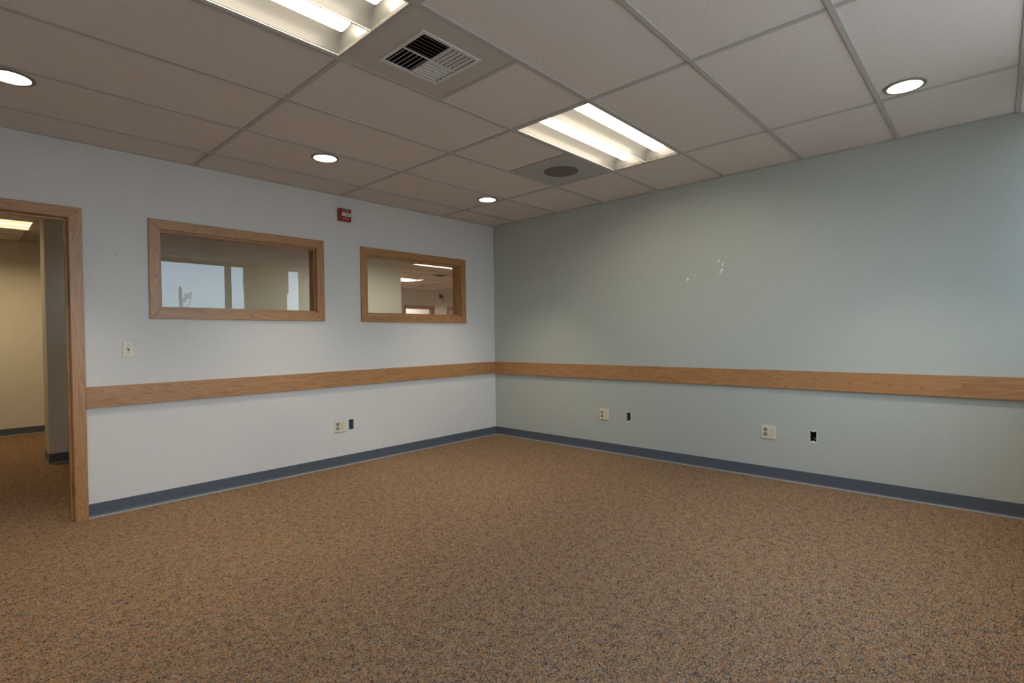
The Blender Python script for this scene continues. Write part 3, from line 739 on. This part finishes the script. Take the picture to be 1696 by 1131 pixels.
# ------------------------------------------------------------------ fire alarms
def text_mesh(txt, size, mat, depth):
    cu = bpy.data.curves.new('lettering', 'FONT'); cu.body = txt; cu.size = size; cu.align_x = 'CENTER'; cu.align_y = 'CENTER'; cu.extrude = depth; cu.space_character = 1.3
    o = bpy.data.objects.new('tmp', cu); C.objects.link(o)
    bpy.context.view_layer.update()
    me = bpy.data.meshes.new_from_object(o.evaluated_get(bpy.context.evaluated_depsgraph_get()))
    bpy.data.objects.remove(o); bpy.data.curves.remove(cu)
    me.name = 'lettering'; me.materials.clear(); me.materials.append(mat); return me
fa = thing('fire_alarm', 'red fire alarm strobe with FIRE lettering high on the white wall', 'fire alarm', (-2.0045, 0, 2.3725), 'red fire alarms')
obj('body', MB().box(-0.061, 0.061, -0.042, 0, -0.0585, 0.0585), M['red'], fa, bevel=0.004, segs=2)
ls = obj('strobe_lens', MB().prism([(-0.043, -0.041, -0.019), (-0.043, -0.041, 0.019), (-0.036, -0.060, 0.014), (-0.036, -0.060, -0.014)], (0.0, 0, 0)).box(-0.043, 0.0615, -0.062, -0.041, -0.0165, 0.0165), M['strobe'], fa, bevel=0.003, segs=2)
obj('strobe_tube', MB().box(-0.020, 0.040, -0.0632, -0.0618, -0.010, -0.002).box(-0.014, 0.004, -0.0632, -0.0618, 0.003, 0.010).box(0.018, 0.046, -0.0632, -0.0618, 0.004, 0.009), M['strobe_tube'], ls)
tm = text_mesh('FIRE', 0.028, M['alarm_text'], 0.0006)
for z in (0.0380, -0.0375):
    o = link('lettering', tm, fa, (0.004, -0.0425, z)); o.rotation_euler = (math.pi / 2, 0, 0)
fa2 = thing('fire_alarm', 'small red fire alarm on the far wall between two door frames', 'fire alarm', (5.0, FY, 2.40), 'red fire alarms')
obj('body', MB().box(-0.061, 0.061, -0.045, 0, -0.0585, 0.0585), M['red'], fa2, bevel=0.004)
obj('strobe_lens', MB().box(-0.030, 0.0615, -0.070, -0.045, 0.000, 0.034), M['strobe'], fa2, bevel=0.003)

# far ceiling fittings
fv = thing('air_vent', 'dark air vent in the far ceiling seen through the clear window', 'air vent', (2.68, 4.32, H))
obj('frame', MB().slab('z', -0.006, 0.001, -0.18, 0.18, -0.18, 0.18, [(-0.15, 0.15, -0.15, 0.15)]), M['vent_metal'], fv)
obj('core', MB().box(-0.15, 0.15, -0.15, 0.15, -0.002, 0.001), M['black'], fv)
sd = thing('smoke_detector', 'small smoke detector on the far ceiling above the far door frame', 'smoke detector', (3.73, 6.33, H))
obj('base', MB().ring([(0.070, 0.0), (0.070, -0.015), (0.058, -0.020)], 24, cap_last=True), M['trim_ring'], sd)
obj('head', MB().ring([(0.050, -0.019), (0.046, -0.036), (0.028, -0.046)], 24, cap_last=True), M['fixture_white'], sd)

# ------------------------------------------------------------------ pole outside (mirrored in the reflective pane)
YP = 0.116 - 36.0
pl = thing('utility_pole', 'weathered pole with antenna bracket mirrored in the reflective pane', 'pole', (6.08, YP, -4.0))
obj('shaft', MB().tube([(0.10, 0, 0), (0.02, 0, 6.0), (-0.01, 0, 8.55)], [0.14, 0.115, 0.09], 14), M['pole'], pl)
obj('cap', MB().tube([(-0.01, 0, 8.52), (-0.01, 0, 8.72), (-0.02, 0, 8.98)], [0.11, 0.12, 0.03], 12), M['pole'], pl)
obj('cable', MB().tube([(-0.13, -0.02, 8.4), (-0.02, 0.14, 8.15), (0.10, 0.12, 7.9)], 0.022), M['antenna'], pl)
br = obj('bracket', MB().tube([(0.02, 0, 8.05), (0.30, 0, 8.12), (0.62, 0, 8.25)], 0.03).tube([(0.26, 0, 7.85), (0.25, 0, 8.5)], 0.03), M['antenna'], pl)
for k in range(5):
    x = 0.33 + 0.075 * k
    obj('antenna', MB().tube([(x, 0, 8.10 + 0.035 * k), (x + 0.01, 0, 8.45 + 0.04 * k)], 0.022), M['pole'], br)
obj('cable', MB().tube([(0.60, 0, 8.25), (0.60, 0, 7.95), (0.48, 0, 7.72), (0.30, 0, 7.55), (0.08, 0, 7.40)], 0.022), M['antenna'], pl)
for z, x in ((8.25, -0.11), (7.98, -0.08), (7.9, 0.13), (7.55, 0.12)):
    obj('bolt', MB().tube([(x, 0, z), (x + (0.05 if x > 0 else -0.05), 0.02, z + 0.02)], 0.028), M['antenna'], pl)
